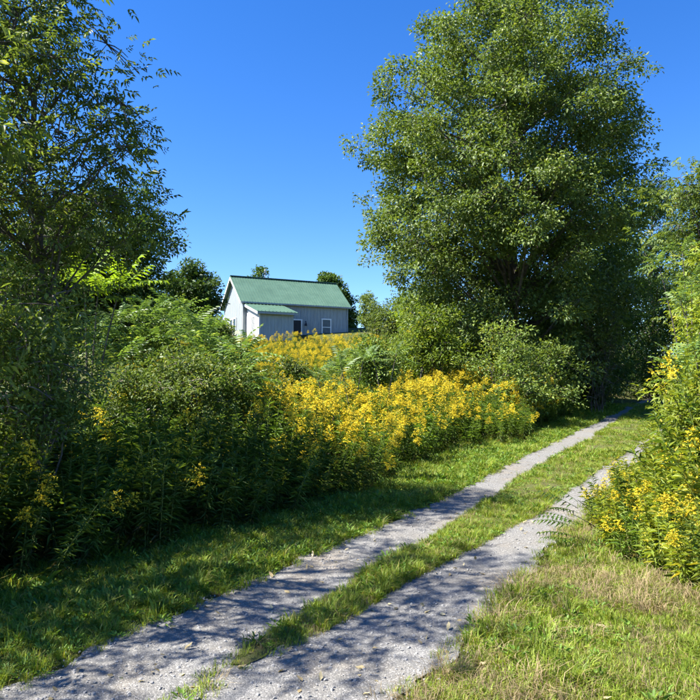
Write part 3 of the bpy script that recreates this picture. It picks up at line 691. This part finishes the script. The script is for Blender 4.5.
def sumac(label, base, heads, fronds, seed, ms, group=None, scale=1.0, el=(.1, 1.1), tr=.018, nf=12, az=None):
    """heads: tips (x,y,z) of the stems, each with a whorl of fronds"""
    r = np.random.default_rng(seed); bx, by = base; bz = float(H(bx, by)) - .04
    e = empty('sumac', (bx, by, bz)); tag(e, label, 'sumac', group)
    A = Acc()
    for hd in heads:
        q = np.array(hd) - [bx, by, bz]; pth = bez([r.normal(0, .05), r.normal(0, .05), 0], [q[0] * .25, q[1] * .25, q[2] * .55], q, 8)
        A.add(*tube_geo(pth, np.linspace(tr, tr * .45, 8), 5))
        for k in range(nf):
            a = k * 2.4 + r.random() * .6 if az is None else az + r.normal(0, .55); f = k / nf; lo = -.28 * (1 - f) * r.random()
            o = obj('frond', ms[r.integers(len(ms))], e); o.location = (q[0], q[1], q[2] + lo)
            o.rotation_mode = 'XYZ'; ev = el[0] + (el[1] - el[0]) * f + r.normal(0, .15); o.rotation_euler = (r.normal(0, .2), -ev, a)
            sc = scale * (.75 + .4 * r.random()); o.scale = (sc, sc, sc)
    obj('stem', A.mesh('stem', M['bark'], True), e)
    return e
# bright sumac crowning the thicket at left
Y = 12.0
sumac('sumac with fronds coloured lime green as if backlit, topping the left thicket', (at(88, 420, Y)[0], Y),
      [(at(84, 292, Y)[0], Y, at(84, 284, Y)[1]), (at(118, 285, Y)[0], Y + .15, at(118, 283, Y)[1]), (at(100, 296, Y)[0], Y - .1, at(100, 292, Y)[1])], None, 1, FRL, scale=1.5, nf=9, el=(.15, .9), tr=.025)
Y = 9.0
sumac('slender forked sumac with dark bare stem before the left thicket', (at(66, 425, Y)[0], Y),
      [(at(40, 338, Y)[0], Y, at(40, 335, Y)[1]), (at(78, 330, Y)[0], Y + .1, at(78, 330, Y)[1]), (at(58, 350, Y)[0], Y - .3, at(58, 352, Y)[1])], None, 2, FR, scale=.9, nf=9)
HEADS = [[(100, 330), (112, 316), (122, 336), (95, 350), (112, 356), (128, 362)], [(128, 312), (142, 308), (138, 328), (150, 340), (140, 356), (158, 366)],
         [(160, 306), (176, 309), (166, 324), (182, 330), (172, 346), (188, 360)], [(194, 322), (205, 336), (222, 354), (214, 352), (198, 344), (205, 368), (232, 362)],
         [(246, 352), (252, 380), (236, 395), (228, 372), (240, 366), (222, 388)]]
SL = ['glossy sumac at the left end of the thicket, beside the forked stem', 'glossy sumac topping the thicket left of the house', 'tall glossy sumac at the crest of the thicket below the round tree',
      'sumac at the right shoulder of the thicket, nearest the house gable', 'lower sumac spilling from the thicket into the goldenrod']
for i in range(5):
    hs = [(q[0], q[1] - 6) for q in HEADS[i]]; y = 13.6 + .5 * (i % 3) if i < 4 else 12.6
    mx = sum(h[0] for h in hs) / len(hs)
    sumac(SL[i], (at(mx, 400, y)[0], y), [(at(h[0], h[1] + 8, y)[0], y + .5 * math.sin(7 * k + i) - .012 * (h[1] - 330), at(h[0], h[1] + 8, y)[1]) for k, h in enumerate(hs)], None, 10 + i, FR, group='sumacs of the thicket left of the house', scale=1.3, nf=14)
# young sumacs in the meadow
for i, (px, py, y, lb) in enumerate([(352, 362, 15.5, 'young sumac with whitish leaves standing in the meadow goldenrods'), (385, 356, 17, 'pale young sumac just right of the meadow goldenrods'), (330, 378, 14, 'small forked sumac in the midst of the goldenrods')]):
    sumac(lb, (at(px, 400, y)[0], y), [(at(px - 12, py, y)[0], y, at(px - 12, py, y)[1]), (at(px + 12, py - 4, y)[0], y + .2, at(px + 12, py - 4, y)[1])], None, 30 + i, FR, group='young sumacs in the meadow', nf=9)
# sprig over the right rut, in shade
sumac('dark feathery sapling sprig leaning over the right rut', (2.75, 7.2),
      [(at(578, 500, 7.0)[0], 7.0, at(578, 500, 7.0)[1]), (at(572, 514, 6.9)[0], 6.9, at(572, 514, 6.9)[1])], None, 41, FRD, scale=.85, nf=4, el=(-.1, .4), tr=.006, az=2.9)
# leafy saplings on the right bank
for i, (px, py, y, lb) in enumerate([(668, 262, 13, 'tall yellowing sumac at the top of the right bank'), (690, 300, 12, 'sumac with some orange leaflets on the right bank'), (684, 365, 9.6, 'lower sumac standing among the right bank shrubs')]):
    sumac(lb, (at(px + 25, 430, y)[0], y), [(at(px - 10, py, y)[0], y, at(px - 10, py, y)[1]), (at(px + 22, py - 14, y)[0], y + .3, at(px + 22, py - 14, y)[1]), (at(px + 16, py + 22, y)[0], y - .3, at(px + 16, py + 22, y)[1])],
          None, 50 + i, FR, group='sumacs on the right bank', nf=11, scale=.95)

# bare grey brush in the shade
def brush(label, base, prof, cy, seed, nb=22, bark='bark'):
    make_tree('bare_brush', label, 'shrub', base, prof, cy, nb, 9, 3, .6, .2, .08, .03, 'dark', seed, tr=.014, stems=9, bark=bark, shell=.8, group='bare brush')
brush('tangle of bare grey twigs in the dark wood at the track end', (at(596, 395, 24.5)[0], 24.5), prof_px([(300, 580, 615), (325, 565, 630), (360, 562, 634), (395, 575, 625)], 24.5), 24.5, 93)
brush('grey leafless twigs showing between the left trees', (at(35, 330, 13)[0], 13), prof_px([(215, 20, 50), (240, 5, 65), (270, 0, 70), (310, 5, 65)], 13), 13, 94, 26, 'twig')

# broad-leaved weeds standing in the verge
for i, (px, py, sc, lb) in enumerate([(46, 602, 1.0, 'pale broad-leaved weed standing in the shaded verge at far left'), (378, 505, .8, 'leafy weed in the verge at the edge of the tree shade'),
                                      (452, 478, .9, 'bright leafy weed at the foot of the sunlit goldenrods')]):
    gx_, gy_ = on_ground(px, py); e = empty('verge_weed', (gx_, gy_, float(H(gx_, gy_)) + .01), i * 1.3); tag(e, lb, 'weed', 'broad-leaved weeds along the track')
    r = np.random.default_rng(650 + i); n = 9; A = Acc(); A.add(*tube_geo([[0, 0, 0], [.01, 0, .1 * sc], [.02, .01, .19 * sc]], [.004, .003, .002], 4), .5); obj('stem', A.mesh('stem', M['stem']), e)
    for k in range(n):
        a = k * 2.4; el = .2 + .8 * k / n; A = Acc(); D = np.array([[cos(a) * cos(el), sin(a) * cos(el), sin(el)]])
        A.add(*leaf_geo(np.zeros((1, 3)), D, np.array([[0, 0, 1.]]) + .2 * r.normal(size=(1, 3)), (.10 + .05 * r.random()) * sc, .05 * sc, .4 + .6 * r.random(1), .1, .25, 'broad')); o = obj('leaf', A.mesh('leaf', M['weed']), e); o.location = (.02 * k / n, 0, .19 * sc * k / n)

# ------------------------------------------------------------------ house
def add_box(bm, c, s):
    v = bmesh.ops.create_cube(bm, size=1)['verts']
    bmesh.ops.scale(bm, vec=s, verts=v); bmesh.ops.translate(bm, vec=c, verts=v); return v
def bm_obj(name, bm, mat, parent=None):
    bmesh.ops.recalc_face_normals(bm, faces=bm.faces); me = bpy.data.meshes.new(name); bm.to_mesh(me); bm.free(); me.materials.append(mat); return obj(name, me, parent)
def box(name, c, s, mat, parent):
    bm = bmesh.new(); add_box(bm, c, s); return bm_obj(name, bm, mat, parent)
def prism(bm, pts, x0, x1, ax='x'):
    """extrude polygon pts (u, v) along x (u=y, v=z) or along y (u=x, v=z)"""
    f = (lambda u, v, w: (w, u, v)) if ax == 'x' else (lambda u, v, w: (u, w, v))
    a = [bm.verts.new(f(u, v, x0)) for u, v in pts]; b = [bm.verts.new(f(u, v, x1)) for u, v in pts]; n = len(pts)
    bm.faces.new(a); bm.faces.new(b[::-1])
    for i in range(n): bm.faces.new((a[i], b[i], b[(i + 1) % n], a[(i + 1) % n]))
M['siding'] = surf_mat('weathered_siding', [(.28, (.22, .25, .265)), (.5, (.295, .33, .348)), (.74, (.36, .395, .41))], 1.6, 8, .85, .25, 40, .2, (6, 6, .6))
M['siding_blue'] = surf_mat('lean_to_siding', [(.3, (.25, .31, .34)), (.5, (.31, .37, .40)), (.72, (.36, .42, .44))], 1.6, 8, .8, .2, 40, .2, (6, 6, .6))
M['trim'] = surf_mat('white_trim', [(.3, (.70, .70, .69)), (.7, (.80, .80, .80))], 4, rough=.6)
M['roof'] = surf_mat('green_metal_roof', [(.25, (.056, .112, .074)), (.55, (.076, .145, .098)), (.8, (.095, .17, .118))], 1.0, 5, .45, spec=.5)
M['glass'] = surf_mat('dark_glass', [(.3, (.012, .014, .016)), (.7, (.025, .03, .035))], 2, rough=.15, spec=.35)
M['blind'] = surf_mat('pane_with_blind', [(.3, (.08, .10, .115)), (.7, (.13, .155, .17))], 3, rough=.3)
M['door'] = surf_mat('dark_door', [(.3, (.012, .013, .015)), (.7, (.03, .032, .036))], 3, rough=.5)
M['found'] = surf_mat('red_brown_sill', [(.3, (.16, .07, .05)), (.7, (.26, .13, .10))], 5)
M['galv'] = surf_mat('galvanised_metal', [(.3, (.30, .31, .32)), (.7, (.45, .46, .47))], 9, rough=.5)
hp0 = np.array([-8.57, 55.0]); hdir = math.atan2(3.95, 8.3); HZ = 5.45
# local frame: x along the long wall, y into the house, z up
house = empty('house', (hp0[0], hp0[1], HZ), hdir); tag(house, 'grey weathered house with green metal roof on the rise', 'house')
HL, HW, EV, RZ = 9.2, 5.9, 3.45, 5.70
def battens(bm, x0, x1, z0, z1, yf, step=.30, ax='x'):
    k = x0 + step * .5
    while k < x1 - .05:
        add_box(bm, (k, yf, (z0 + z1) / 2) if ax == 'x' else (yf, k, (z0 + z1) / 2), (.05, .016, z1 - z0) if ax == 'x' else (.016, .05, z1 - z0)); k += step
bm = bmesh.new(); prism(bm, [(0, -1.2), (HW, -1.2), (HW, EV), (HW / 2, RZ), (0, EV)], 0, HL); battens(bm, 0, HL, -.8, EV - .06, -.007)
for k in np.arange(.16, HW, .32):
    zt = EV + (RZ - EV) * (1 - abs(k - HW / 2) / (HW / 2)); add_box(bm, (-.007, k, (zt - .1 - .8) / 2), (.016, .05, zt - .1 + .8))
bm_obj('wall', bm, M['siding'], house)
for xk in (-.03, HL + .03): box('corner_board', (xk, -.02, EV / 2 - .5), (.09, .10, EV + .9), M['siding'], house)
# main roof
sl = math.atan2(RZ - EV, HW / 2); oh, oe, th = .32, .30, .10
bm = bmesh.new(); dz = math.tan(sl) * oe
prism(bm, [(-oe, EV - dz + .02), (HW / 2, RZ + .02), (HW + oe, EV - dz + .02), (HW + oe, EV - dz + th + .02), (HW / 2, RZ + th + .06), (-oe, EV - dz + th + .02)], -oh, HL + oh)
roof = bm_obj('roof', bm, M['roof'], house)
bm = bmesh.new()
for xk in np.arange(-oh + .05, HL + oh, .23):
    for s in (-1, 1):
        y0, z0, y1, z1 = (HW / 2 + s * (HW / 2 + oe), EV - dz + th + .03, HW / 2 + s * .03, RZ + th + .05)
        ln = math.hypot(y1 - y0, z1 - z0); v = add_box(bm, (0, 0, 0), (.02, ln, .018)); bmesh.ops.rotate(bm, verts=v, matrix=Matrix.Rotation(math.atan2(z1 - z0, y1 - y0), 3, 'X'))
        bmesh.ops.translate(bm, verts=v, vec=(xk, (y0 + y1) / 2, (z0 + z1) / 2 + .012))
bm_obj('standing_seams', bm, M['roof'], roof)
box('ridge_cap', (HL / 2, HW / 2, RZ + th + .085), (HL + 2 * oh + .02, .30, .05), M['roof'], roof)
pipe = Acc(); pipe.add(*tube_geo([[2.9, HW / 2 + .35, RZ - .1], [2.9, HW / 2 + .35, RZ + .95]], [.035, .035], 8)); pipe.add(*tube_geo([[2.75, HW / 2 + .35, RZ + .75], [3.05, HW / 2 + .35, RZ + .75]], [.03, .03], 6))
pipe.add(*tube_geo([[2.9, HW / 2 + .35, RZ + .9], [2.9, HW / 2 + .35, RZ + 1.02]], [.09, .06], 8))
obj('vent_pipe', pipe.mesh('vent_pipe', M['galv']), roof)
# white barge boards on the near gable, fascia along the eave
for s in (-1, 1):
    bm = bmesh.new(); y0, y1 = HW / 2 + s * (HW / 2 + oe), HW / 2; z0, z1 = EV - dz - .06, RZ - .05
    prism(bm, [(y0, z0 - .06), (y1, z1 - .06), (y1, z1 + .10), (y0, z0 + .10)], -oh - .03, -oh + .02); bm_obj('barge_board', bm, M['trim'], house)
box('fascia', (HL / 2, -oe - .02, EV - dz + .06), (HL + 2 * oh - .05, .035, .12), M['siding'], house)
# front lean-to
lean = empty('lean_to', (0, 0, 0)); lean.parent = house
LX0, LX1, LD, LZ0, LZ1 = .30, 3.05, 3.3, 2.22, 3.12
bm = bmesh.new(); prism(bm, [(.002, -1.2), (.002, LZ1), (-LD, LZ0), (-LD, -1.2)], LX0, LX1); battens(bm, LX0, LX1, -.9, LZ0 - .03, -LD - .007, .27); bm_obj('wall', bm, M['siding_blue'], lean)
bm = bmesh.new()
prism(bm, [(-.02, -.02), (-.02, LZ1 - .05), (-LD + .02, LZ0 - .05), (-LD + .02, -.02)], LX0 - .035, LX0 - .003); bm_obj('side_panel', bm, M['trim'], lean)
for k, u in enumerate((-.05, -LD - .01)): box('corner_board', (LX0 - .03, u, LZ0 / 2 - .2), (.10, .09, LZ0 + .35), M['trim'], lean)
lsl = (LZ1 - LZ0) / LD
bm = bmesh.new(); prism(bm, [(-.003, LZ1 + .02), (-LD - .32, LZ0 - .32 * lsl + .02), (-LD - .32, LZ0 - .32 * lsl + .11), (-.003, LZ1 + .11)], LX0 - .28, LX1 + .28)
lr = bm_obj('roof', bm, M['roof'], lean)
bm = bmesh.new()
for xk in np.arange(LX0 - .22, LX1 + .25, .30):
    v = add_box(bm, (0, 0, 0), (.04, LD + .28, .04)); bmesh.ops.rotate(bm, verts=v, matrix=Matrix.Rotation(math.atan(lsl), 3, 'X')); bmesh.ops.translate(bm, verts=v, vec=(xk, -LD / 2 - .16, (LZ0 + LZ1) / 2 + .095))
bm_obj('standing_seams', bm, M['roof'], lr)
bm = bmesh.new(); prism(bm, [(.0 - .01, LZ1 - .12), (-LD - .34, LZ0 - .32 * lsl - .14), (-LD - .34, LZ0 - .32 * lsl + .04), (-.01, LZ1 + .06)], LX0 - .31, LX0 - .283); bm_obj('barge_board', bm, M['trim'], lean)
box('fascia', ((LX0 + LX1) / 2, -LD - .34, LZ0 - .32 * lsl - .02), (LX1 - LX0 + .56, .03, .14), M['siding'], lean)
box('sill_beam', ((LX0 + LX1) / 2, -LD - .005, -.05), (LX1 - LX0 + .02, .06, .14), M['found'], lean)
box('sill_beam', (LX0 - .02, -LD / 2, -.05), (.06, LD, .14), M['found'], lean)
# louvred shutter on the lean-to side
sh = box('shutter', (LX0 - .045, -LD * .52, 1.12), (.02, .95, 1.65), M['trim'], lean)
bm = bmesh.new()
for z in np.arange(.36, 1.92, .12): add_box(bm, (LX0 - .07, -LD * .52, z), (.04, .86, .035))
bm_obj('louvres', bm, M['siding'], sh)
# rear lean-to, its roof edge shows past the gable
rl = empty('rear_lean_to', (0, 0, 0)); rl.parent = house
bm = bmesh.new(); prism(bm, [(HW - .002, -1), (HW - .002, 2.7), (HW + 1.6, 2.0), (HW + 1.6, -1)], .4, HL - 1); bm_obj('wall', bm, M['siding'], rl)
bm = bmesh.new(); prism(bm, [(HW + .003, 2.78), (HW + 1.95, 1.93), (HW + 1.95, 2.03), (HW + .003, 2.88)], .1, HL - .8); bm_obj('roof', bm, M['roof'], rl)
bm = bmesh.new(); prism(bm, [(HW + .01, 2.66), (HW + 1.97, 1.82), (HW + 1.97, 2.0), (HW + .01, 2.84)], .06, .095); bm_obj('barge_board', bm, M['trim'], rl)
# windows and door
def window_front(name, x, z0, w, h, pane, mullions=(1, 2)):
    f = bmesh.new(); d = -.05
    for sx in (-1, 1): add_box(f, (x + sx * (w / 2), d, z0 + h / 2), (.09, .06, h + .10))
    for z in (z0, z0 + h): add_box(f, (x, d - .004, z), (w + .12, .06, .10))
    win = bm_obj(name, f, M['trim'], house)
    box('pane', (x, -.035, z0 + h / 2), (w - .05, .02, h - .04), pane, win)
    box('meeting_rail', (x, -.06, z0 + h * .5), (w - .09, .03, .06), M['trim'], win)
window_front('window', 7.25, .88, .80, 1.36, M['blind'])
f = bmesh.new()
for sx in (-1, 1): add_box(f, (4.52 + sx * .47, -.05, 1.02), (.10, .06, 2.15))
add_box(f, (4.52, -.054, 2.09), (1.06, .06, .10)); fr = bm_obj('door_frame', f, M['trim'], house)
dr = box('door', (4.52, -.03, 1.0), (.84, .03, 2.05), M['door'], house); box('handle', (4.85, -.06, 1.0), (.05, .05, .12), M['galv'], dr)
lmp = Acc(); lmp.add(*tube_geo([[5.35, -.02, 1.95], [5.35, -.16, 1.98], [5.35, -.16, 1.80]], [.03, .03, .03], 6)); lmp.add(*tube_geo([[5.35, -.16, 1.84], [5.35, -.16, 1.62]], [.06, .12], 8)); obj('wall_lamp', lmp.mesh('wall_lamp', M['door']), house)
for yk in (2.35, 3.35):
    f = bmesh.new()
    for s in (-1, 1): add_box(f, (-.045, yk + s * .40, 1.55), (.06, .08, 1.4))
    for z in (.88, 2.22): add_box(f, (-.049, yk, z), (.06, .88, .09))
    win = bm_obj('window', f, M['trim'], house); box('pane', (-.03, yk, 1.55), (.02, .74, 1.26), M['glass'], win); box('meeting_rail', (-.055, yk, 1.55), (.03, .72, .05), M['trim'], win)
